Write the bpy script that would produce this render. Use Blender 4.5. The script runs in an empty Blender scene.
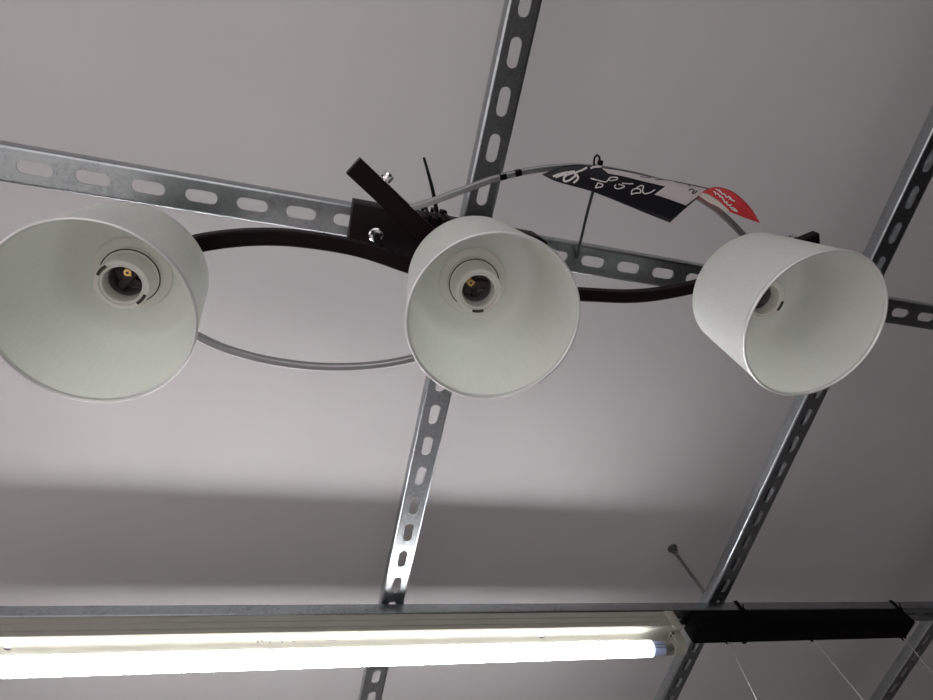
import bpy, bmesh, math, random
from mathutils import Vector, Matrix
random.seed(4)
C = bpy.context.scene.collection
Z0 = 1.6                                   # height of the camera above the shop floor
PI = math.pi

# ------------------------------------------------------------------ materials
def new_mat(name):
    m = bpy.data.materials.new(name); m.use_nodes = True
    nt = m.node_tree; b = nt.nodes['Principled BSDF']
    return m, nt, b

def simple(name, col, rough=.5, metal=0., bump=0., bscale=200., var=0., vscale=30., spec=.5, coat=0.):
    m, nt, b = new_mat(name)
    b.inputs['Base Color'].default_value = (*col, 1)
    b.inputs['Roughness'].default_value = rough
    b.inputs['Metallic'].default_value = metal
    b.inputs['Specular IOR Level'].default_value = spec
    b.inputs['Coat Weight'].default_value = coat
    tc = nt.nodes.new('ShaderNodeTexCoord')
    if var:
        n = nt.nodes.new('ShaderNodeTexNoise'); n.inputs['Scale'].default_value = vscale; n.inputs['Detail'].default_value = 5
        r = nt.nodes.new('ShaderNodeValToRGB')
        r.color_ramp.elements[0].position = .3; r.color_ramp.elements[1].position = .7
        r.color_ramp.elements[0].color = (*[c * (1 - var) for c in col], 1)
        r.color_ramp.elements[1].color = (*[min(1, c * (1 + var)) for c in col], 1)
        nt.links.new(tc.outputs['Object'], n.inputs['Vector']); nt.links.new(n.outputs['Fac'], r.inputs['Fac'])
        nt.links.new(r.outputs['Color'], b.inputs['Base Color'])
    if bump:
        n2 = nt.nodes.new('ShaderNodeTexNoise'); n2.inputs['Scale'].default_value = bscale; n2.inputs['Detail'].default_value = 3
        bp = nt.nodes.new('ShaderNodeBump'); bp.inputs['Strength'].default_value = bump; bp.inputs['Distance'].default_value = .002
        nt.links.new(tc.outputs['Object'], n2.inputs['Vector']); nt.links.new(n2.outputs['Fac'], bp.inputs['Height'])
        nt.links.new(bp.outputs['Normal'], b.inputs['Normal'])
    return m

def galvanised(name, base, seed):
    m, nt, b = new_mat(name)
    N = nt.nodes; Lk = nt.links
    tc = N.new('ShaderNodeTexCoord'); mp = N.new('ShaderNodeMapping'); mp.inputs['Location'].default_value = (seed, seed * .7, 0)
    Lk.new(tc.outputs['Object'], mp.inputs['Vector'])
    v = N.new('ShaderNodeTexVoronoi'); v.inputs['Scale'].default_value = 260; Lk.new(mp.outputs[0], v.inputs['Vector'])
    n = N.new('ShaderNodeTexNoise'); n.inputs['Scale'].default_value = 14; n.inputs['Detail'].default_value = 9; n.inputs['Roughness'].default_value = .7
    Lk.new(mp.outputs[0], n.inputs['Vector'])
    n3 = N.new('ShaderNodeTexNoise'); n3.inputs['Scale'].default_value = 170; n3.inputs['Detail'].default_value = 6; n3.inputs['Roughness'].default_value = .8
    Lk.new(mp.outputs[0], n3.inputs['Vector'])
    sep = N.new('ShaderNodeSeparateColor'); Lk.new(v.outputs['Color'], sep.inputs[0])
    a = N.new('ShaderNodeMath'); a.operation = 'MULTIPLY_ADD'; a.inputs[1].default_value = .25
    Lk.new(sep.outputs[0], a.inputs[0]); Lk.new(n.outputs['Fac'], a.inputs[2])
    a2 = N.new('ShaderNodeMath'); a2.operation = 'MULTIPLY_ADD'; a2.inputs[1].default_value = .7
    Lk.new(n3.outputs['Fac'], a2.inputs[0]); Lk.new(a.outputs[0], a2.inputs[2])
    r = N.new('ShaderNodeValToRGB'); e = r.color_ramp.elements
    e[0].position = .62; e[0].color = (*[c * .74 for c in base], 1)
    e[1].position = 1.25 if False else 1.0; e[1].color = (*[min(1, c * 1.15) for c in base], 1)
    Lk.new(a2.outputs[0], r.inputs['Fac']); Lk.new(r.outputs['Color'], b.inputs['Base Color'])
    rr = N.new('ShaderNodeMapRange'); rr.inputs['To Min'].default_value = .42; rr.inputs['To Max'].default_value = .28
    Lk.new(a2.outputs[0], rr.inputs['Value']); Lk.new(rr.outputs[0], b.inputs['Roughness'])
    b.inputs['Metallic'].default_value = 1.
    bp = N.new('ShaderNodeBump'); bp.inputs['Strength'].default_value = .12; bp.inputs['Distance'].default_value = .001
    Lk.new(n3.outputs['Fac'], bp.inputs['Height']); Lk.new(bp.outputs['Normal'], b.inputs['Normal'])
    return m

def shade_mat():
    m, nt, b = new_mat('shade_fabric')
    N = nt.nodes; Lk = nt.links
    N.remove(b)
    out = N['Material Output']
    d = N.new('ShaderNodeBsdfDiffuse'); t = N.new('ShaderNodeBsdfTranslucent'); g = N.new('ShaderNodeBsdfGlossy')
    d.inputs['Color'].default_value = (.86, .87, .86, 1)
    t.inputs['Color'].default_value = (.92, .95, .88, 1)
    g.inputs['Roughness'].default_value = .45; g.inputs['Color'].default_value = (.9, .9, .9, 1)
    # fine woven threads
    tc = N.new('ShaderNodeTexCoord')
    mp = N.new('ShaderNodeMapping'); mp.inputs['Scale'].default_value = (1, 1, .03)
    n = N.new('ShaderNodeTexNoise'); n.inputs['Scale'].default_value = 700; n.inputs['Detail'].default_value = 2
    Lk.new(tc.outputs['Object'], mp.inputs[0]); Lk.new(mp.outputs[0], n.inputs['Vector'])
    r = N.new('ShaderNodeValToRGB'); e = r.color_ramp.elements
    e[0].position = .35; e[1].position = .65
    e[0].color = (.82, .83, .815, 1); e[1].color = (.88, .89, .88, 1)
    Lk.new(n.outputs['Fac'], r.inputs['Fac']); Lk.new(r.outputs['Color'], d.inputs['Color'])
    bp = N.new('ShaderNodeBump'); bp.inputs['Strength'].default_value = .15; bp.inputs['Distance'].default_value = .0005
    Lk.new(n.outputs['Fac'], bp.inputs['Height']); Lk.new(bp.outputs[0], d.inputs['Normal'])
    mx = N.new('ShaderNodeMixShader'); mx.inputs[0].default_value = SH_TRANS
    Lk.new(d.outputs[0], mx.inputs[1]); Lk.new(t.outputs[0], mx.inputs[2])
    mx2 = N.new('ShaderNodeMixShader'); mx2.inputs[0].default_value = .04
    Lk.new(mx.outputs[0], mx2.inputs[1]); Lk.new(g.outputs[0], mx2.inputs[2])
    Lk.new(mx2.outputs[0], out.inputs['Surface'])
    return m
SH_TRANS = .41

def emis(name, col, s):
    m, nt, b = new_mat(name)
    b.inputs['Base Color'].default_value = (.9, .9, .9, 1)
    b.inputs['Emission Color'].default_value = (*col, 1)
    b.inputs['Emission Strength'].default_value = s
    return m

M = dict(
    ceiling=simple('ceiling_paint', (.51, .49, .495), .85, bump=.08, bscale=90, var=.018, vscale=5),
    floor=simple('floor_lino', (.335, .315, .315), .5, var=.1, vscale=2),
    wall=simple('wall_paint', (.55, .53, .52), .8, var=.03, vscale=2),
    dark_slab=simple('added_dark_floor', (.03, .027, .028), .95, bump=.3, bscale=120, var=.15, vscale=20),
    wall_dark=simple('wall_shelving_paint', (.22, .20, .20), .7, var=.1, vscale=3),
    galv=galvanised('galvanised_steel', (.32, .345, .355), 1.3),
    brown=simple('dark_brown_lacquer', (.0065, .0012, .0024), .5, var=.15, vscale=60, spec=.14),
    chrome=simple('brushed_chrome', (.42, .42, .43), .4, metal=1.),
    chrome_shiny=simple('polished_chrome', (.8, .8, .82), .12, metal=1.),
    black=simple('black_plastic', (.002, .002, .003), .5, spec=.1),
    blackbox=simple('black_sheet_metal', (.0015, .0012, .0015), .65, spec=.08),
    white=simple('white_enamel', (.36, .352, .30), .35, var=.02, vscale=20),
    socket=simple('white_socket_plastic', (.78, .76, .72), .4),
    shade=shade_mat(),
    rim=simple('shade_rim_trim', (.74, .75, .73), .28, metal=.35),
    brass=simple('brass_contact', (.78, .55, .22), .3, metal=1.),
    socket_dark=simple('socket_interior', (.035, .022, .018), .5),
    socket_grey=simple('socket_insulator', (.22, .20, .20), .5),
    tube=emis('lit_tube_glass', (1., .985, 1.0), 30.),
    tube_back=emis('tube_back_glow', (1., .985, 1.), 1.1),
    tube_cap=simple('tube_end_cap', (.42, .50, .72), .3),
    tube_metal=simple('tube_metal_cap', (.6, .58, .55), .3, metal=.9),
    tag_black=simple('tag_black_card', (.010, .0095, .013), .32, spec=.4),
    tag_white=simple('tag_white_card', (.50, .46, .465), .6),
    tag_red=simple('tag_red_card', (.45, .03, .035), .5),
    tag_cream=simple('tag_cream_stripe', (.55, .50, .46), .6),
    chalk=simple('white_marker', (.62, .59, .58), .7),
    ink=simple('black_ink', (.02, .02, .025), .6),
    print=simple('grey_print', (.04, .04, .04), .6),
    string=simple('grey_string', (.42, .41, .41), .5),
    zinc=simple('zinc_rod', (.22, .22, .22), .35, metal=.9),
    seam=simple('batten_seam_shadowline', (.30, .28, .22), .6),
)

# ------------------------------------------------------------------ helpers
def link(o, parent=None):
    C.objects.link(o)
    if parent is not None:
        o.parent = parent
    return o

def worldloc(o):
    v = Vector((0, 0, 0))
    while o is not None:
        v += o.location; o = o.parent
    return v

def obj(name, bm, mat, parent=None, origin=None, smooth=35, kind=None):
    """bm holds points in place coordinates (camera height = 0)."""
    base = worldloc(parent) if parent is not None else Vector((0, 0, 0))
    bmesh.ops.translate(bm, verts=bm.verts, vec=(0, 0, Z0))
    if origin is None:
        origin = Vector((0, 0, 0))
        if bm.verts:
            lo = Vector([min(v.co[i] for v in bm.verts) for i in range(3)])
            hi = Vector([max(v.co[i] for v in bm.verts) for i in range(3)])
            origin = (lo + hi) / 2
    else:
        origin = Vector(origin) + Vector((0, 0, Z0))
    bmesh.ops.translate(bm, verts=bm.verts, vec=-origin)
    bmesh.ops.recalc_face_normals(bm, faces=bm.faces)
    me = bpy.data.meshes.new(name); bm.to_mesh(me); bm.free()
    me.materials.append(M[mat])
    if smooth:
        me.shade_smooth(); me.set_sharp_from_angle(angle=math.radians(smooth))
    o = bpy.data.objects.new(name, me); link(o, parent)
    o.location = origin - base
    if kind: o['kind'] = kind
    return o

def thing(name, label, cat, loc, group=None):
    o = bpy.data.objects.new(name, None); link(o)
    o.empty_display_size = .02
    o.location = Vector(loc) + Vector((0, 0, Z0))
    tag(o, label, cat, group); return o

def tag(o, label, cat, group=None):
    o['label'] = label; o['category'] = cat
    if group: o['group'] = group
    return o

def box(bm, lo, hi):
    lo = Vector(lo); hi = Vector(hi)
    v = [bm.verts.new((x, y, z)) for x in (lo.x, hi.x) for y in (lo.y, hi.y) for z in (lo.z, hi.z)]
    for f in ((0, 1, 3, 2), (4, 6, 7, 5), (0, 4, 5, 1), (2, 3, 7, 6), (0, 2, 6, 4), (1, 5, 7, 3)):
        bm.faces.new([v[i] for i in f])
    return v

def bevel(bm, w, seg=2):
    bmesh.ops.bevel(bm, geom=bm.edges[:] , offset=w, segments=seg, profile=.5, affect='EDGES', clamp_overlap=True)
    return bm

def bbox(lo, hi, w=.001, seg=2):
    bm = bmesh.new(); box(bm, lo, hi); bevel(bm, w, seg); return bm

def frame(a):
    a = Vector(a).normalized()
    h = Vector((1, 0, 0)) if abs(a.x) < .8 else Vector((0, 1, 0))
    u = a.cross(h).normalized(); return a, u, a.cross(u).normalized()

def lathe(bm, c, axis, prof, seg=64, closed=False):
    """prof: list of (radius, height along axis)."""
    a, u, v = frame(axis); c = Vector(c); rings = []
    for r, h in prof:
        if r < 1e-6:
            rings.append([bm.verts.new(c + a * h)])
        else:
            rings.append([bm.verts.new(c + a * h + r * (math.cos(2 * PI * k / seg) * u + math.sin(2 * PI * k / seg) * v)) for k in range(seg)])
    n = len(rings)
    for i in range(n if closed else n - 1):
        A = rings[i]; B = rings[(i + 1) % n]
        for k in range(seg):
            k2 = (k + 1) % seg
            if len(A) == 1 and len(B) == 1: continue
            if len(A) == 1: bm.faces.new((A[0], B[k], B[k2]))
            elif len(B) == 1: bm.faces.new((A[k], A[k2], B[0]))
            else: bm.faces.new((A[k], A[k2], B[k2], B[k]))
    return bm

def catmull(pts, n=8):
    P = [Vector(p) for p in pts]; P = [2 * P[0] - P[1]] + P + [2 * P[-1] - P[-2]]
    out = []
    for i in range(1, len(P) - 2):
        for k in range(n):
            t = k / n
            out.append(.5 * ((2 * P[i]) + (-P[i - 1] + P[i + 1]) * t + (2 * P[i - 1] - 5 * P[i] + 4 * P[i + 1] - P[i + 2]) * t * t + (-P[i - 1] + 3 * P[i] - 3 * P[i + 1] + P[i + 2]) * t ** 3))
    out.append(P[-2].copy()); return out

def sweep(bm, path, w, h, up=(0, 0, 1), ws=None, tilt=None):
    """rectangular section w (sideways) x h (along up), centred on path."""
    up = Vector(up); rings = []
    for i, p in enumerate(path):
        d = (path[min(i + 1, len(path) - 1)] - path[max(i - 1, 0)]).normalized()
        s = d.cross(up).normalized(); u = s.cross(d).normalized()
        if tilt: 
            a = tilt(i / (len(path) - 1)); s, u = s * math.cos(a) + u * math.sin(a), u * math.cos(a) - s * math.sin(a)
        ww = ws(i / (len(path) - 1)) if ws else w
        b = min(ww, h) * .12
        sec = [(-ww / 2 + b, -h / 2), (ww / 2 - b, -h / 2), (ww / 2, -h / 2 + b), (ww / 2, h / 2 - b), (ww / 2 - b, h / 2), (-ww / 2 + b, h / 2), (-ww / 2, h / 2 - b), (-ww / 2, -h / 2 + b)]
        rings.append([bm.verts.new(p + s * x + u * y) for x, y in sec])
    for A, B in zip(rings, rings[1:]):
        for k in range(8): bm.faces.new((A[k], A[(k + 1) % 8], B[(k + 1) % 8], B[k]))
    bm.faces.new(rings[0]); bm.faces.new(rings[-1][::-1]); return bm

def tube(bm, path, r, seg=10, rs=None):
    rings = []; a = None
    for i, p in enumerate(path):
        p = Vector(p); d = (Vector(path[min(i + 1, len(path) - 1)]) - Vector(path[max(i - 1, 0)])).normalized()
        if a is None:
            a = d.orthogonal().normalized()
        a = (a - d * a.dot(d)).normalized(); b = d.cross(a)
        rr = rs(i / (len(path) - 1)) if rs else r
        rings.append([bm.verts.new(p + rr * (math.cos(2 * PI * k / seg) * a + math.sin(2 * PI * k / seg) * b)) for k in range(seg)])
    for A, B in zip(rings, rings[1:]):
        for k in range(seg): bm.faces.new((A[k], A[(k + 1) % seg], B[(k + 1) % seg], B[k]))
    bm.faces.new(rings[0][::-1]); bm.faces.new(rings[-1]); return bm

# ------------------------------------------------------------------ the room
ZC = .972
def plane_box(name, lo, hi, mat):
    bm = bmesh.new(); box(bm, lo, hi)
    o = obj(name, bm, mat, smooth=0, kind='structure'); return o
X0, X1, Y0, Y1 = -3.2, 4.2, -3.4, 4.6
plane_box('ceiling', (X0 - .1, Y0 - .1, ZC), (X1 + .1, Y1 + .1, ZC + .1), 'ceiling')
plane_box('floor', (X0 - .1, Y0 - .1, -Z0 - .1), (X1 + .1, Y1 + .1, -Z0), 'floor')
plane_box('added_floor_slab', (.3, Y0, -Z0), (X1, .95, -Z0 + .004), 'dark_slab')  # unseen dark slab, added to darken what the steel reflects on this side
plane_box('wall_left', (X0 - .1, Y0, -Z0), (X0, Y1, ZC), 'wall')
plane_box('wall_right', (X1, Y0, -Z0), (X1 + .1, Y1, ZC), 'wall_dark')
plane_box('wall_front', (X0 - .1, Y1, -Z0), (X1 + .1, Y1 + .1, ZC), 'wall')
plane_box('wall_back', (X0 - .1, Y0 - .1, -Z0), (X1 + .1, Y0, ZC), 'wall_dark')

# ------------------------------------------------------------------ slotted steel channels
W, U, T, PITCH = .041, .0218, .0024, .05643
def channel(along, a0, a1, cross, z, phase, label):
    """perforated U channel; 'along' x or y; cross = low side of its 41 mm face; z = underside."""
    bm = bmesh.new(); r = .0035
    def P(s, c, h): return (s, cross + c, z + h) if along == 'x' else (cross + c, s, z + h)
    # side webs with rounded corners, swept as prisms
    for sgn in (0, 1):
        arc = [(r - r * math.sin(t), r - r * math.cos(t)) for t in [PI / 2 * k / 4 for k in range(5)]]      # (r,0)->(0,r)
        ri = r - T
        iarc = [(r - ri * math.sin(t), r - ri * math.cos(t)) for t in [PI / 2 * k / 4 for k in range(4, -1, -1)]]
        sec = arc + [(0, U - .0015), (.0015, U), (.0055, U), (.0055, U - T * .8), (T, U - T * .8)] + iarc
        if sgn: sec = [(W - c, h) for c, h in sec]
        A = [bm.verts.new(P(a0, c, h)) for c, h in sec]; B = [bm.verts.new(P(a1, c, h)) for c, h in sec]
        n = len(sec)
        for k in range(n): bm.faces.new((A[k], A[(k + 1) % n], B[(k + 1) % n], B[k]))
        fa = bm.faces.new(A[::-1]); fb = bm.faces.new(B)
        bmesh.ops.triangulate(bm, faces=[fa, fb])
    # slotted face
    k0 = math.ceil((a0 - phase) / PITCH); k1 = math.floor((a1 - phase) / PITCH)
    face_all = []
    b2 = bmesh.new()
    hw, hl = .0073, .0176
    cuts = [a0] + [phase + (k - .5) * PITCH for k in range(k0 + 1, k1 + 1)] + [a1]
    for i, k in enumerate(range(k0, k1 + 1)):
        s0, s1 = cuts[i], cuts[i + 1]; cc = phase + k * PITCH
        outer = [(s0, r), (s1, r), (s1, W - r), (s0, W - r)]
        if cc - hl < s0 + .001 or cc + hl > s1 - .001:
            b2.faces.new([b2.verts.new(P(s, c, 0)) for s, c in outer]); continue
        e = []
        vo = [b2.verts.new(P(s, c, 0)) for s, c in outer]
        e += [b2.edges.new((vo[q], vo[(q + 1) % 4])) for q in range(4)]
        hole = []
        for q in range(9):
            t = -PI / 2 + PI * q / 8; hole.append((cc + hl - hw + hw * math.cos(t), W / 2 + hw * math.sin(t)))
        for q in range(9):
            t = PI / 2 + PI * q / 8; hole.append((cc - hl + hw + hw * math.cos(t), W / 2 + hw * math.sin(t)))
        vh = [b2.verts.new(P(s, c, 0)) for s, c in hole]
        e += [b2.edges.new((vh[q], vh[(q + 1) % 18])) for q in range(18)]
        bmesh.ops.triangle_fill(b2, edges=e, use_beauty=True, use_dissolve=False)
    bmesh.ops.remove_doubles(b2, verts=b2.verts, dist=1e-5)
    ex = bmesh.ops.extrude_face_region(b2, geom=b2.faces[:] + b2.edges[:] + b2.verts[:])
    nv = [v for v in ex['geom'] if isinstance(v, bmesh.types.BMVert)]
    bmesh.ops.translate(b2, verts=nv, vec=(0, 0, T))
    tmp = bpy.data.meshes.new('tmp'); b2.to_mesh(tmp); b2.free(); bm.from_mesh(tmp); bpy.data.meshes.remove(tmp)
    o = obj('slotted_channel', bm, 'galv', smooth=30)
    return tag(o, label, 'steel channel', 'slotted steel channels of the ceiling grid')

ZB = .7954; ZA = .7706
XB, XC, XE = .2006, .8763, 1.5349
YA, YD = .1469, .8224
channel('x', -1.3, 2.6, YA, ZA, -.2867, 'galvanised slotted steel channel that carries the three-shade lamp, running behind its shades')
channel('x', -1.3, 2.6, YD, ZA, -.2860 , 'galvanised slotted steel channel directly above the lit fluorescent batten and the black batten')
channel('y', -1.1, 2.6, XB, ZB, -.0638, 'galvanised slotted steel channel crossing above the middle lamp shade')
channel('y', -1.1, 2.6, XC, ZB, .3866, 'slotted steel channel passing behind the right-hand lamp shade to the end of the lit tube')
channel('y', -1.1, 2.6, XE, ZB, .3866, 'short visible stretch of slotted steel channel beyond the right end of the black batten')

# threaded hanger rod from the ceiling to the channel crossing
t = thing('hanger_rod', 'thin zinc hanger rod with anchor nut, dropping from ceiling to where two channels cross', 'rod', (.8987, .8413, ZC))
bm = bmesh.new(); tube(bm, [Vector((.8987, .8413, ZA + .0024)), Vector((.8987, .8413, ZC - .0005))], .0036, 12); obj('rod', bm, 'zinc', t)
bm = bmesh.new(); lathe(bm, (.8987, .8413, ZC - .0105), (0, 0, 1), [(0, 0), (.0085, 0), (.0085, .0075), (0, .0075)], 6); obj('anchor_nut', bm, 'zinc', t, smooth=0)
bm = bmesh.new(); lathe(bm, (.8987, .8413, ZC - .003), (0, 0, 1), [(0, 0), (.0115, 0), (.0115, .0029), (0, .0029)], 24); obj('washer', bm, 'zinc', t)

# ------------------------------------------------------------------ the three-shade lamp
lamp = thing('spotlight_lamp', 'dark brown and chrome wavy ceiling lamp with three white drum shades, no bulbs fitted', 'lamp', (.175, .16, .77))
# canopy plate under the channel
bm = bmesh.new()
cx0, cx1 = .0531, .2965
zc0, zc1 = .735, ZA - .0003
cx1 = .3030
foot = [(cx0, .1378), (cx1 - .012, .1398), (cx1, .1445), (cx1, .200), (cx0, .196)]
lo = [bm.verts.new((x, y, zc0)) for x, y in foot]; hi = [bm.verts.new((x, y, zc1)) for x, y in foot]
bm.faces.new(lo[::-1]); bm.faces.new(hi)
for k in range(5): bm.faces.new((lo[k], lo[(k + 1) % 5], hi[(k + 1) % 5], hi[k]))
bevel(bm, .0012); obj('canopy', bm, 'brown', lamp)

zbar = .669
brown_pts = [(-.1500, .2258), (-.125, .206), (-.096, .1915), (-.050, .1785), (-.002, .1725), (.060, .1735), (.119, .184), (.155, .1915), (.20, .1965), (.26, .1945), (.331, .188), (.411, .179), (.479, .1585), (.5203, .139)]
bm = bmesh.new(); sweep(bm, catmull([(x, y, zbar) for x, y in brown_pts], 8), .0165, .015, ws=lambda t: .0178 - .004 * t)
obj('wave_bar', bm, 'brown', lamp)['label'] = 'dark brown wave bar'
# chrome waves
CR = [(0.0560, 0.0905), (0.0703, 0.1022), (0.0825, 0.1117), (0.0946, 0.1192), (0.1099, 0.1187), (0.1283, 0.11), (0.1586, 0.0926), (0.1994, 0.0699), (0.2476, 0.0511), (0.2993, 0.0396), (0.3624, 0.0373), (0.4173, 0.041), (0.4476, 0.0474), (0.4896, 0.0619), (0.5276, 0.0807), (.560, .1010), (.578, .1080)]
bm = bmesh.new(); sweep(bm, catmull([(x, y, .668) for x, y in CR], 6), .0062, .009)
obj('chrome_wave_bar', bm, 'chrome', lamp)['label'] = 'chrome wave bar arching over the price tag'
CL = [(-.236, .276), (-.2, .262), (-.165, .268), (-.13, .284), (-0.0953, 0.3002), (-0.0688, 0.3104), (-0.0308, 0.3184), (0.0139, 0.3216), (0.0595, 0.319), (0.1057, 0.3104), (0.1459, 0.2964), (.19, .272), (.24, .243), (.272, .234), (.30, .258)]
bm = bmesh.new(); sweep(bm, catmull([(x, y, .668) for x, y in CL], 6), .0072, .009)
obj('chrome_wave_bar', bm, 'chrome', lamp)['label'] = 'chrome wave bar dipping below between left and middle shades'
# reflections of channel slots, painted as dark bands on the chrome bar
for (a, b) in (((.1995, .0698), (.2065, .0668)), ((.2155, .0628), (.2225, .0598))):
    bm = bmesh.new(); sweep(bm, [Vector((*a, .668)), Vector((*b, .668))], .0062, .0095); obj('painted_reflection', bm, 'black', lamp)
# cross arms carrying each shade
def arm(a, b, name='cross_arm', w=.0185, h=.014, z=.669):
    bm = bmesh.new(); sweep(bm, [Vector((*a, z)), Vector((*b, z))], w, h); return obj(name, bm, 'brown', lamp)
arm((.0422, .0868), (.3195, .2680), w=.0215)
arm((.5203 - .012, .1370 + .008), (.6355, .0665), w=.017)
arm((-.1537, .2258), (-.259, .2905), w=.017)
def bolt(x, y, z=.669, dx=0, dy=-1):
    o = bmesh.new(); d = Vector((dx, dy, 0)).normalized(); c = Vector((x, y, z))
    lathe(o, c, d, [(0, -.006), (.0028, -.006), (.0028, .0045), (.0060, .0045), (.0064, .0055), (.0064, .0115), (.0058, .0125), (.0030, .0125), (.0030, .0085), (0, .0085)], 20)
    return obj('bolt', o, 'chrome_shiny', lamp)
bolt(.0745, .0985, dx=.52, dy=-.80); bolt(.604, .0815, dx=-.45, dy=-.85); bolt(.2895, .255, dx=-.52, dy=.8); bolt(-.235, .283, dx=.45, dy=.85)
# two spacers between canopy and wave bar
for x, y in ((.0845, .1710), (.268, .178)):
    o = bmesh.new(); lathe(o, (x, y, zc0), (0, 0, -1), [(0, 0), (.0090, 0), (.0090, .0012), (.0074, .0026), (.0030, .0030), (.0030, .0030), (0, .0030)], 28); obj('screw_washer', o, 'chrome_shiny', lamp)
    o = bmesh.new(); tube(o, [Vector((x, y, zc0 - .002)), Vector((x, y, .6755))], .0042, 14); obj('spacer', o, 'black', lamp)

R1, TAP, HS = .08, .8796, .1248
# NOTE each shade: bottom centre, axis
shades = [('left', (-.1571, .2243, .5192), (.002, .016, 1)), ('middle', (.1739, .1746, .4971), (.064, .016, .998)), ('right', (.5149, .1349, .4937), (.043, .017, .999))]
slot_rot = {'left': 35, 'middle': -100, 'right': 10}
for side, c, ax in shades:
    c = Vector(c); ax = Vector(ax).normalized()
    bm = bmesh.new(); w = .0016; R2 = R1 * TAP
    prof = [(R1 - .0012, 0), (R1 - .0005, .002)]
    prof += [(R1 + (R2 - R1) * k / 8, HS * k / 8) for k in range(1, 8)]
    prof += [(R2 + .0002, HS - .004), (R2 - .0012, HS - .001), (R2 - .004, HS), (.016, HS), (.016, HS - .002)]
    inner = [(.030, HS - .002), (R2 - .018, HS - .0022), (R2 - .010, HS - .0045), (R2 - .004, HS - .011), (R2 - w + .001, HS - .022)]
    prof += inner + [(R1 - w + (R2 - R1) * k / 8, HS * k / 8) for k in range(6, 0, -1)] + [(R1 - w - .0005, .002)]
    lathe(bm, c, ax, prof, 128, closed=True)
    sh = obj('lamp_shade', bm, 'shade', lamp, smooth=50)
    # rolled hem at the opening
    bm = bmesh.new(); lathe(bm, c, ax, [(R1 - .0009 + .0017 * math.cos(2 * PI * k / 12), .0012 + .0026 * math.sin(2 * PI * k / 12)) for k in range(12)], 128, closed=True)
    obj('rim', bm, 'rim', sh, smooth=60)
    # fixing ring on the inner top
    bm = bmesh.new(); lathe(bm, c, ax, [(.024, HS - .0024), (.024, HS - .0062), (.0345, HS - .0062), (.0362, HS - .0048), (.0368, HS - .0024)], 72, closed=True)
    obj('fixing_ring', bm, 'socket', sh, smooth=50)
    # socket
    sb = HS - .0062
    bm = bmesh.new()
    lathe(bm, c, ax, [(.015, sb), (.0275, sb), (.0280, sb - .0012), (.0280, sb - .006), (.0268, sb - .0066), (.0262, sb - .0075), (.0262, sb - .008), (.0245, sb - .009), (.0245, sb - .0335), (.0232, sb - .0352), (.0202, sb - .0356), (.0192, sb - .0338), (.0182, sb - .0342), (.0172, sb - .0338), (.0166, sb - .0320), (.0155, sb + .006), (.0, sb + .006)], 72)
    so = obj('socket', bm, 'socket', lamp, smooth=40)
    # groove line under the collar
    bm = bmesh.new(); lathe(bm, c, ax, [(.0263, sb - .0067), (.0274, sb - .0067), (.0274, sb - .0074), (.0263, sb - .0074)], 72, closed=True); obj('groove', bm, 'socket_dark', so, smooth=0)
    a, u, v = frame(ax)
    rot = math.radians(slot_rot[side]); ca = {'left': 2.6, 'middle': 3.8, 'right': 3.0}[side]
    def pt(r, ang, h): return c + a * h + r * (math.cos(ang + rot) * u + math.sin(ang + rot) * v)
    # liner
    bm = bmesh.new(); lathe(bm, c, ax, [(.0, sb + .0005), (.0146, sb + .0005), (.0150, sb - .010), (.0155, sb - .020), (.0157, sb - .020), (.0154, sb + .0055), (0, sb + .0055)], 40); obj('liner', bm, 'socket_grey', so)
    bm = bmesh.new()                                                   # dark cross
    sweep(bm, [pt(.0138, 0, sb - .010), pt(.0138, PI, sb - .010)], .0085, .006, up=ax)
    sweep(bm, [pt(.0138, PI / 2, sb - .008), pt(.0138, -PI / 2, sb - .008)], .006, .005, up=ax); obj('contact_block', bm, 'socket_dark', so, smooth=0)
    bm = bmesh.new(); sweep(bm, [pt(.0035, ca, sb - .017), pt(.0135, ca, sb - .013)], .0065, .0012, up=ax)
    lathe(bm, pt(.0072, ca, sb - .0190), ax, [(0, 0), (.0035, 0), (.0035, .003), (0, .003)], 20); obj('contact', bm, 'brass', so)
    bm = bmesh.new(); lathe(bm, pt(.0072, ca, sb - .0193), ax, [(0, 0), (.0013, 0), (.0013, .002), (0, .002)], 12); obj('contact_hole', bm, 'socket_dark', so)
    for k in ((0, 1) if side != 'middle' else (0,)):                   # slots in the front ring
        bm = bmesh.new(); pts = [pt(.0212, PI / 2 + PI * k + q, sb - .0358) for q in (-.28, -.14, 0, .14, .28)]
        sweep(bm, pts, .0028, .001, up=ax); obj('slot', bm, 'socket_dark', so, smooth=0)
    # neck up to the bars
    top = c + a * HS
    bm = bmesh.new(); lathe(bm, top, (0, 0, 1), [(0, 0), (.0125, 0), (.0125, .006), (.0065, .009), (.0065, zbar - .0075 - top.z), (0, zbar - .0075 - top.z)], 32); obj('neck', bm, 'brown', lamp)

# ------------------------------------------------------------------ price tag draped on the chrome bar
def surf(bm, rows, th=.0003):
    """grid from rows of points, given a real thickness"""
    n = len(rows[0]); V = [[bm.verts.new(Vector(p)) for p in r] for r in rows]
    for i in range(len(V) - 1):
        for k in range(n - 1): bm.faces.new((V[i][k], V[i][k + 1], V[i + 1][k + 1], V[i + 1][k]))
    bmesh.ops.recalc_face_normals(bm, faces=bm.faces)
    return bm
def solid(o, th):
    md = o.modifiers.new('thickness', 'SOLIDIFY'); md.thickness = th; md.offset = 0; return o

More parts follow.
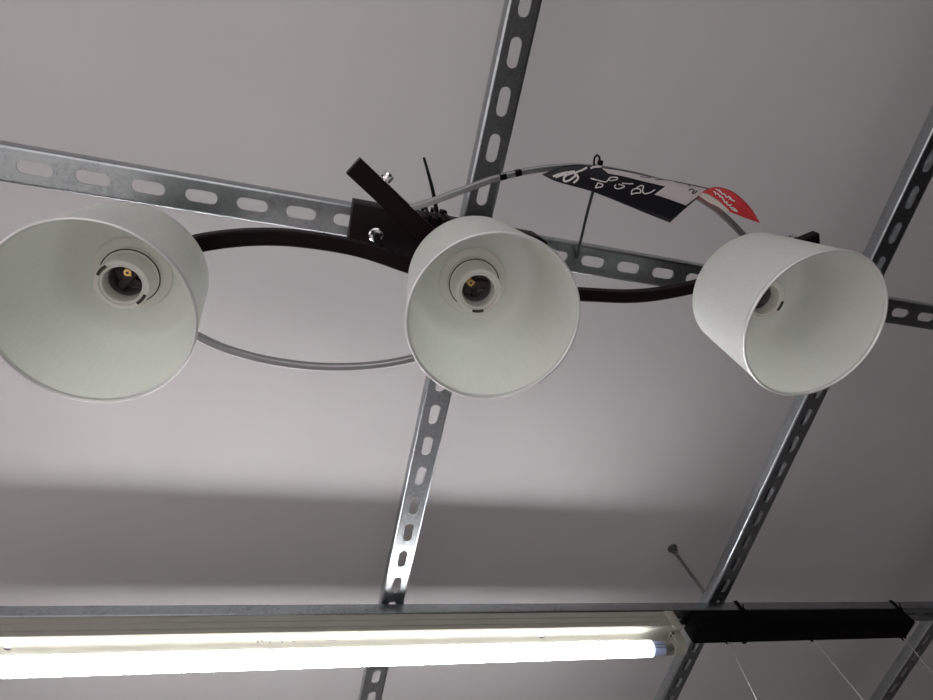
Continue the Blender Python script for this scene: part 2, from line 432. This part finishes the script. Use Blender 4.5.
TOP = [(0.2441, 0.0565, 0.658), (0.2626, 0.0455, 0.658), (0.2824, 0.0386, 0.658), (0.3104, 0.037, 0.658), (0.339, 0.0353, 0.658), (0.3724, 0.0354, 0.658), (0.4131, 0.0343, 0.658), (0.4518, 0.0341, 0.658)]
BOT = [(0.2432, 0.057, 0.655), (0.2577, 0.0602, 0.65), (0.2786, 0.0615, 0.647), (0.2998, 0.0627, 0.644), (0.3222, 0.0658, 0.642), (0.3453, 0.0697, 0.64), (0.3724, 0.0742, 0.638), (0.4025, 0.079, 0.637)]
ct, cb = catmull(TOP, 6), catmull(BOT, 6)
TU = len(ct)
def S(u, v, lift=0.):
    """u along the tag 0..1 (left tip to right edge), v across 0 (bar) .. 1 (free edge)"""
    x = max(0, min(.99999, u)) * (TU - 1); i = int(x); f = x - i
    a = ct[i].lerp(ct[min(i + 1, TU - 1)], f); b = cb[i].lerp(cb[min(i + 1, TU - 1)], f)
    p = a.lerp(b, v)
    # right edge bows outwards and the sheet sags a little
    w = max(0., (u - .6) / .4)
    bow = Vector((.006, -.003, .002)) * w * w * math.sin(PI * v) * -1
    return p + bow + Vector((0, 0, -.0015 * math.sin(PI * v) - lift))
tagt = thing('price_tag', 'black price tag with white handwriting and curled red end, on the chrome wave bar', 'price tag', (.36, .05, .655))
bm = bmesh.new(); surf(bm, [[S(k / 48, j / 8) for k in range(49)] for j in range(9)])
solid(obj('black_card', bm, 'tag_black', tagt), .0004)
# white stickers (u,v patches)
def patch(name, mat, fn, n=16, m=4, th=.0003):
    bm = bmesh.new(); surf(bm, [[fn(k / n, j / m) for k in range(n + 1)] for j in range(m + 1)])
    return solid(obj(name, bm, mat, tagt), th)
patch('white_strip', 'tag_white', lambda s, q: S(.43 + .40 * s, .01 + q * .17 * min(1, s * 8), .0005), 24)
patch('white_label', 'tag_white', lambda s, q: S(.815 - .022 * q + (.178 + .014 * q) * s, .02 + q * .44, .0009))

def stroke(lines, w, mat, fn, name, lift=.0013):
    bm = bmesh.new()
    for ln in lines:
        pts = [fn(u, v) for u, v in ln]
        P = catmull(pts, 4)
        for a, b in zip(P, P[1:]):
            if (b - a).length < 1e-6: continue
            d = (b - a).normalized(); s = d.cross(Vector((.27, .28, .92))).normalized() * w / 2
            n = Vector((0, 0, -.0002)); e = d * w * .2
            vs = [bm.verts.new(q) for q in (a - s - e, a + s - e, b + s + e, b - s + e)]; vt = [bm.verts.new(v.co + n) for v in vs]
            bm.faces.new(vs); bm.faces.new(vt[::-1])
            for k in range(4): bm.faces.new((vs[k], vs[(k + 1) % 4], vt[(k + 1) % 4], vt[k]))
    return obj(name, bm, mat, tagt, smooth=0)
def SW(u, v): return S(u, v, .0013)
BIG = [[(0.1, 0.67), (0.138, 0.49), (0.181, 0.39), (0.219, 0.35), (0.262, 0.31)], [(0.125, 0.71), (0.156, 0.57), (0.2, 0.45)], [(0.219, 0.85), (0.2, 0.83), (0.194, 0.63), (0.213, 0.49), (0.244, 0.41), (0.262, 0.33)], [(0.219, 0.85), (0.244, 0.73), (0.269, 0.55), (0.288, 0.45)], [(0.275, 0.83), (0.294, 0.67), (0.294, 0.53), (0.269, 0.45), (0.281, 0.33), (0.312, 0.23), (0.338, 0.09)], [(0.363, 0.09), (0.381, 0.01), (0.419, -0.05)]]
FIG = [[(0.381, 0.49), (0.394, 0.51), (0.419, 0.51)], [(0.394, 0.49), (0.438, 0.51), (0.481, 0.51), (0.494, 0.43), (0.494, 0.39)], [(0.494, 0.39), (0.5, 0.31), (0.525, 0.27), (0.544, 0.27), (0.544, 0.33), (0.531, 0.37), (0.513, 0.41), (0.494, 0.39)], [(0.438, 0.61), (0.456, 0.61), (0.475, 0.63), (0.475, 0.71), (0.456, 0.77), (0.438, 0.81), (0.438, 0.71), (0.438, 0.61)], [(0.556, 0.51), (0.556, 0.59), (0.575, 0.63), (0.594, 0.59), (0.612, 0.49), (0.588, 0.47), (0.569, 0.47)], [(0.588, 0.41), (0.625, 0.37), (0.65, 0.33)], [(0.681, 0.65), (0.669, 0.55), (0.675, 0.47), (0.694, 0.43), (0.712, 0.45), (0.719, 0.53), (0.7, 0.57), (0.681, 0.65)], [(0.681, 0.45), (0.688, 0.37), (0.7, 0.31), (0.712, 0.33), (0.719, 0.41), (0.731, 0.49), (0.75, 0.51), (0.756, 0.47)], [(0.756, 0.49), (0.769, 0.41), (0.775, 0.33)]]
stroke(BIG, .0021, 'chalk', SW, 'handwriting')
stroke(FIG, .0012, 'chalk', SW, 'handwriting')
stroke([[(0.931, 0.07), (0.931, 0.03), (0.944, 0.03), (0.956, 0.05), (0.956, 0.09), (0.962, 0.11), (0.969, 0.09), (0.969, 0.05), (0.969, 0.03)]], .0012, 'ink', lambda u, v: S(u - .012, v + .07, .0016), 'ink_figure')
for ln in ([(0.663, 0.06), (0.706, 0.03), (0.712, 0.01)], [(0.738, 0.05), (0.769, 0.01)], [(0.888, 0.01), (0.906, 0.05)]):
    stroke([ln], .0007, 'print', lambda u, v: S(u, v, .0016), 'ink_mark')

# curled red end
RT = catmull([(0.4441, 0.0374, 0.655), (0.4565, 0.0314, 0.656), (0.4695, 0.0304, 0.652), (0.4825, 0.0343, 0.645), (0.5005, 0.045, 0.638), (0.5152, 0.0587, 0.632)], 6)
RB = catmull([(0.4344, 0.0439, 0.648), (0.4455, 0.0479, 0.645), (0.4583, 0.0509, 0.641), (0.4728, 0.0536, 0.637), (0.4918, 0.0563, 0.634), (0.5153, 0.0589, 0.632)], 6)
def RS(u, v, lift=0.):
    x = max(0, min(.99999, u)) * (len(RT) - 1); i = int(x); f = x - i
    p = RT[i].lerp(RT[i + 1], f).lerp(RB[i].lerp(RB[i + 1], f), v)
    return p + Vector((0, 0, .0015 * math.sin(PI * v) - lift))
patch('red_flap', 'tag_red', lambda s, q: RS(s, q), 30, 6)
patch('cream_stripe', 'tag_cream', lambda s, q: RS(s * .60, 1 - q * (.02 + .52 * max(0, 1 - s) ** .7), .0006), 20)
stroke([[(0.231, 0.13), (0.306, 0.21), (0.331, 0.27)], [(0.288, 0.15), (0.363, 0.29)], [(0.369, 0.33), (0.413, 0.27)], [(0.419, 0.31), (0.469, 0.39), (0.488, 0.31), (0.538, 0.35)], [(0.513, 0.39), (0.556, 0.39), (0.6, 0.37)], [(0.219, 0.29), (0.269, 0.37), (0.281, 0.47)], [(0.294, 0.37), (0.363, 0.45)], [(0.356, 0.51), (0.4, 0.47), (0.431, 0.57)], [(0.444, 0.55), (0.475, 0.65), (0.513, 0.57)], [(0.494, 0.65), (0.544, 0.71), (0.588, 0.61)], [(0.575, 0.75), (0.606, 0.77), (0.625, 0.71)], [(0.612, 0.83), (0.694, 0.81)], [(0.631, 0.71), (0.688, 0.79)]], .0013, 'chalk', lambda u, v: RS(u, v, .0011), 'red_flap_lettering')

# ------------------------------------------------------------------ cable ties
def band(bm, pts, w, th, wdir):
    """closed flat strap through pts; w = width along wdir"""
    P = [Vector(p) for p in pts]; n = len(P); wd = Vector(wdir).normalized() * w / 2
    ctr = sum(P, Vector()) / n; rings = []
    for p in P:
        o = (p - ctr); o = (o - wd.normalized() * o.dot(wd.normalized())).normalized() * th
        rings.append([bm.verts.new(q) for q in (p - wd, p + wd, p + wd + o, p - wd + o)])
    for i in range(n):
        A, B = rings[i], rings[(i + 1) % n]
        for k in range(4): bm.faces.new((A[k], A[(k + 1) % 4], B[(k + 1) % 4], B[k]))
t = thing('cable_tie', 'black cable tie on the lamp canopy with long tail sticking up beside middle shade', 'cable tie', (.158, .14, .77))
bm = bmesh.new(); band(bm, [(.158, .1372, .7345), (.158, .2022, .7345), (.158, .2022, ZA + U + .0005), (.158, .1372, ZA + U + .0005)], .0045, .0012, (1, 0, 0)); obj('strap', bm, 'black', t, smooth=0)
bm = bmesh.new(); tube(bm, catmull([(.1600, .1380, .770), (.1545, .118, .789), (.1480, .099, .810), (.1413, .0813, .83)], 5), .002, 8, rs=lambda q: .0029 - .0011 * q); obj('tail', bm, 'black', t)
obj('tie_head', bbox((.1568, .1352, .7672), (.1620, .1382, .7712), .0006), 'black', t)
t = thing('cable_tie', 'black cable tie with a short stub, beside the long-tailed tie on the lamp canopy', 'cable tie', (.145, .135, .77))
bm = bmesh.new(); band(bm, [(.1455, .1370, .7345), (.1455, .2020, .7345), (.1455, .2020, ZA + U + .0005), (.1455, .1370, ZA + U + .0005)], .004, .0012, (1, 0, 0)); obj('strap', bm, 'black', t, smooth=0)
bm = bmesh.new(); tube(bm, [Vector((.1475, .1375, .7715)), Vector((.1446, .1316, .782))], .0015, 8, rs=lambda q: .0017 - .001 * q); obj('tail', bm, 'black', t)
t = thing('cable_tie', 'black cable tie with round head knob on the channel just above the middle shade', 'cable tie', (.17, .135, .77))
bm = bmesh.new(); band(bm, [(.170, .1374, .7345), (.170, .2025, .7345), (.170, .2025, ZA + U + .0005), (.170, .1374, ZA + U + .0005)], .0045, .0012, (1, 0, 0)); obj('strap', bm, 'black', t, smooth=0)
bm = bmesh.new(); bmesh.ops.create_uvsphere(bm, u_segments=16, v_segments=10, radius=.0042); bmesh.ops.translate(bm, verts=bm.verts, vec=(.170, .1375, .7735)); obj('tie_head', bm, 'black', t)
# tie that suspends the chrome bar from the channel
t = thing('cable_tie', 'thin black tie from the channel to a loop on the chrome bar above price tag', 'cable tie', (.345, .15, .77))
bm = bmesh.new(); tube(bm, catmull([(0.3642, 0.1652, 0.7700), (.3507, .132, .744), (.3360, .0965, .7165), (.322, .062, .688), (.3145, .0445, .6745)], 6), .0019, 8); obj('strap', bm, 'black', t)
loop = []
for k in range(15):
    a = 2 * PI * k / 14
    loop.append(Vector((.3105 + .007 * math.cos(a), .0365 + .0085 * math.sin(a) - .001, .668 + .0085 * math.cos(a + .6))))
bm = bmesh.new(); tube(bm, [Vector((.3035, .0385, .6615)), Vector((.3025, .0330, .665)), Vector((.3040, .0285, .670)), Vector((.3085, .0255, .675)), Vector((.3125, .0270, .6765)), Vector((.3145, .0320, .6755)), Vector((.3145, .0390, .673)), Vector((.3105, .0440, .671))], .0012, 8); obj('loop', bm, 'black', t)
obj('tie_head', bbox((.3115, .0300, .670), (.3165, .0355, .6765), .0008), 'black', t)

# ------------------------------------------------------------------ lit fluorescent batten
YT, ZT = .8452, .7046
bat = thing('fluorescent_batten', 'white fluorescent batten with its lit tube, hung under the rear channel', 'light fitting', (.155, .845, ZA))
xb0, xb1 = -.485, .757
y0, y1 = YD, YD + .048
zb = .732
bm = bmesh.new()
# body section with stepped seams on the near face
sec = [(y0 + .0015, ZA - .0004), (y0, ZA - .002), (y0, .7572), (y0 + .0009, .7566), (y0 + .0009, .7556), (y0, .7550), (y0, .7452), (y0 + .0012, .7444), (y0 + .0012, .7430), (y0 - .0006, .7422), (y0 - .0006, zb + .0025), (y0 + .002, zb), (y1 - .002, zb), (y1, zb + .002), (y1, ZA - .002), (y1 - .0015, ZA - .0004)]
A = [bm.verts.new((xb0, y, z)) for y, z in sec]; B = [bm.verts.new((xb1, y, z)) for y, z in sec]
for k in range(len(sec)): bm.faces.new((A[k], A[(k + 1) % len(sec)], B[(k + 1) % len(sec)], B[k]))
bm.faces.new(A[::-1]); bm.faces.new(B); obj('body', bm, 'white', bat, smooth=20)
def end_cap(xa, xb, sgn):
    b = bmesh.new(); box(b, (min(xa, xb), y0 - .0012, zb - .0008), (max(xa, xb), y1 + .001, ZA - .0004)); bevel(b, .0012)
    obj('end_cap', b, 'white', bat)
end_cap(xb1 - .004, .774, 1); end_cap(xb0 + .004, xb0 - .014, -1)
def holder(xa, xb, nm='lamp_holder'):
    # rounded lamp holder: arc profile in the yz plane
    b = bmesh.new(); pr = [(YT - .014, zb - .0006), (YT - .0155, .722)]
    for k in range(13):
        a = PI * k / 12; pr.append((YT - .0155 * math.cos(a), ZT + .004 - .0165 * math.sin(a)))
    pr += [(YT + .0155, .722), (YT + .014, zb - .0006)]
    A = [b.verts.new((xa, y, z)) for y, z in pr]; Bv = [b.verts.new((xb, y, z)) for y, z in pr]
    n = len(pr)
    for k in range(n): b.faces.new((A[k], A[(k + 1) % n], Bv[(k + 1) % n], Bv[k]))
    b.faces.new(A[::-1]); b.faces.new(Bv); bevel(b, .0006, 1); return obj(nm, b, 'white', bat)
h1 = holder(.7485, .7680); holder(-.497, -.4775)
bm = bmesh.new(); lathe(bm, (.7480, YT, ZT), (1, 0, 0), [(.0135, -.0075), (.0150, -.0075), (.0150, .002), (.0135, .002)], 40, closed=True); obj('collar', bm, 'white', h1)
bm = bmesh.new()
for (x, y, z, r) in ((.7400, .8285, .7190, .0022), (.7330, .8300, .7145, .0018)):
    lathe(bm, (x + .010, y, z + .004), (0, -1, 0), [(0, -.002), (r, -.002), (r, .0012), (0, .0012)], 14)
obj('terminal_screw', bm, 'ink', h1)
def tube_arc(a0, a1, n, r):
    """shell of the tube between angles a0..a1 measured from straight down, 1.15 m long"""
    b = bmesh.new(); A = []; B = []
    for k in range(n + 1):
        a = math.radians(a0 + (a1 - a0) * k / n); p = (YT + r * math.sin(a), ZT - r * math.cos(a))
        A.append(b.verts.new((-.455, *p))); B.append(b.verts.new((.696, *p)))
    for k in range(n): b.faces.new((A[k], A[k + 1], B[k + 1], B[k]))
    b.faces.new(A[::-1]); b.faces.new(B); b.faces.new((A[0], B[0], B[-1], A[-1])); return b
EM = 124
ft = obj('tube', tube_arc(-EM, EM, 40, .0139), 'tube', bat, smooth=20); ft['label'] = 'glowing white tube'
obj('tube_back', tube_arc(EM + .5, 360 - EM - .5, 14, .0139), 'tube_back', ft, smooth=20)
for xa, xb in ((.696, .7215), (-.4805, -.455)):
    bm = bmesh.new(); lathe(bm, (xa, YT, ZT), (1, 0, 0), [(0, 0), (.0127, 0), (.0127, xb - xa), (0, xb - xa)], 40); obj('tube_end', bm, 'tube_cap', ft)
    m = (.7215, .7475) if xa > 0 else (-.478, -.4805)
    bm = bmesh.new(); lathe(bm, (m[0], YT, ZT), (1, 0, 0), [(0, 0), (.0131, 0), (.0131, m[1] - m[0]), (0, m[1] - m[0])], 40); obj('metal_cap', bm, 'tube_metal', ft)
# print on the tube end
bm = bmesh.new()
for dz, da in ((-.003, .0), (.0035, .0)):
    for i in range(5):
        a = .35 + dz * 60
        x = .701 + i * .0042
        yy = YT - .01285 * math.cos(a); zz = ZT - .01285 * math.sin(a)
        box(bm, (x, yy - .0003, zz - .0007), (x + .0028, yy + .0003, zz + .0007))
obj('tube_print', bm, 'ink', ft, smooth=0)
# cover screws and the tiny approval print on the underside
for x, y in ((-.3345, .8390), (.4866, .8385)):
    bm = bmesh.new(); lathe(bm, (x, y, zb), (0, 0, -1), [(0, -.001), (.0052, -.001), (.0048, .0014), (.0030, .0022), (0, .0022)], 24); s_ = obj('cover_screw', bm, 'chrome_shiny', bat)
    bm = bmesh.new(); box(bm, (x - .0035, y - .0004, zb - .0026), (x + .0035, y + .0004, zb - .0021)); obj('screw_slot', bm, 'ink', s_, smooth=0)
bm = bmesh.new()
def dash(x, y, l, w=.0009): box(bm, (x, y - w / 2, zb - .00025), (x + l, y + w / 2, zb + .0001))
x = .010
while x < .060:
    l = random.uniform(.0016, .0042); dash(x, .8330, l, .0008); x += l + .0008
x = .085
while x < .104:
    l = random.uniform(.0016, .0038); dash(x, .8330, l, .0011); x += l + .0007
for x in (.0015, .0195, .038, .0560): dash(x, .8398, .0035, .0014)
x = .108
while x < .124: dash(x, .8388, .0022, .0008); x += .003
# CE mark
def arcmark(cx, cy, r):
    P = [Vector((cx + r * math.cos(a), cy + r * math.sin(a), zb - .0002)) for a in [PI * .35 + PI * 1.3 * k / 10 for k in range(11)]]
    sweep(bm, P, .0007, .0003)
arcmark(.0045, .8358, .0028); arcmark(.0105, .8358, .0028); box(bm, (.0080, .8354, zb - .00035), (.0102, .8361, zb))
obj('approval_print', bm, 'print', bat, smooth=0)

# ------------------------------------------------------------------ black batten with hanging strings
bb = thing('black_batten', 'empty black metal batten strapped under the channel, right of the lit fluorescent tube', 'batten', (1.09, .846, ZA))
bm = bmesh.new(); xs0, xs1 = .8175, 1.3645
box(bm, (xs0, YD - .0005, .7335), (xs1, .870, ZA - .0004)); bevel(bm, .0012); obj('body', bm, 'blackbox', bb)
obj('end_plate', bbox((xs1 - .001, YD + .001, .735), (xs1 + .0015, .868, ZA - .002), .0006), 'black', bb)
obj('end_plate', bbox((xs0 - .0015, YD + .001, .735), (xs0 + .001, .868, ZA - .002), .0006), 'black', bb)
for x, w_ in ((.9385, 'left'), (1.363 - .004, 'right')):
    t = thing('cable_tie', 'black cable tie round channel and black batten, at its %s end' % w_, 'cable tie', (x, .845, ZA))
    bm = bmesh.new(); y9 = YD - .0010
    band(bm, [(x, y9, .7327), (x, .8712, .7327), (x, .8712, ZA + U + .0006), (x, y9, ZA + U + .0006)], .0075, .0013, (1, 0, 0)); obj('strap', bm, 'blackbox', t, smooth=0)
    obj('tie_head', bbox((x - .0035, y9 - .005, ZA - .006), (x + .0035, y9, ZA + .001), .0008), 'black', t)
    bm = bmesh.new(); tube(bm, [Vector((x, y9 - .003, ZA - .002)), Vector((x + .004, y9 - .008, ZA + .008))], .0014, 8); obj('tail', bm, 'black', t)
for nm, a, b in (('nearest the lit tube', (.8933, .8621, .7335), (.8601, .8548, .6)), ('in the middle of its underside', (1.1048, .8625, .7335), (1.1050, .8660, .6)), ('at its right end', (1.3560, .8660, .7335), (1.300, .845, .6))):
    a = Vector(a); b = Vector(b)
    t = thing('hanging_string', 'thin grey string hanging from the black batten, ' + nm, 'string', a)
    e = a + (b - a) * 4.
    bm = bmesh.new(); tube(bm, [a.lerp(e, k / 12) for k in range(13)], .0014, 8); obj('cord', bm, 'string', t)
    bm = bmesh.new(); box(bm, (a.x - .003, a.y - .006, a.z - .006), (a.x + .003, a.y + .006, a.z)); bevel(bm, .0012, 1); obj('clip', bm, 'black', t)

# ------------------------------------------------------------------ light
def area(name, loc, size, sy, energy, col, rot=(0, 0, 0)):
    l = bpy.data.lights.new(name, 'AREA'); l.shape = 'RECTANGLE'; l.size = size; l.size_y = sy; l.energy = energy; l.color = col
    o = bpy.data.objects.new(name, l); link(o); o.location = (loc[0], loc[1], loc[2] + Z0); o.rotation_euler = rot; return o
# unseen up-facing fill, added to brighten the ceiling and shades
area('added_fill', (-.45, -.8, -.15), 1.0, .5, 2.1, (1, .98, .98), (PI, 0, 0))
# large ambient fills added in front of the left and back walls
area('added_wall_fill', (X0 + .05, .3, -.35), 5.0, 1.8, 19, (1, .98, .98), (0, -PI / 2, 0))
area('added_wall_fill', (-.6, Y0 + .05, -.5), 4.5, 1.6, 9, (1, .98, .98), (PI / 2, 0, 0))
# down-facing fills added to light the floor for bounce and steel reflections
area('added_fill', (-1.3, -.3, -.2), 1.6, .8, 42, (1, .975, .965), (0, 0, 0))
area('added_fill', (.3, 2.6, -.3), 1.4, .6, 9, (1, .975, .965), (0, 0, 0))
w = bpy.data.worlds.new('world'); bpy.context.scene.world = w; w.use_nodes = True
w.node_tree.nodes['Background'].inputs[0].default_value = (.5, .5, .52, 1)
w.node_tree.nodes['Background'].inputs[1].default_value = .3

# ------------------------------------------------------------------ camera
RM = [[0.9548164113215043, -0.21102929430277545, -0.20926599727905223], [0.10975824348115823, 0.9047432352032225, -0.4115735734251375], [0.27618607614985685, 0.37000853409087586, 0.8870258936698897]]
cd = bpy.data.cameras.new('camera'); cam = bpy.data.objects.new('camera', cd); link(cam)
m = Matrix.Identity(4)
for i in range(3):
    m[i][0] = RM[0][i]; m[i][1] = -RM[1][i]; m[i][2] = -RM[2][i]
m.translation = (0, 0, Z0); cam.matrix_world = m
cd.sensor_width = 36; cd.lens = 612.2713 * 36 / 933; cd.clip_start = .01
bpy.context.scene.camera = cam
vs = bpy.context.scene.view_settings
vs.view_transform = 'Standard'; vs.look = 'None'; vs.gamma = 1; vs.exposure = 1.0
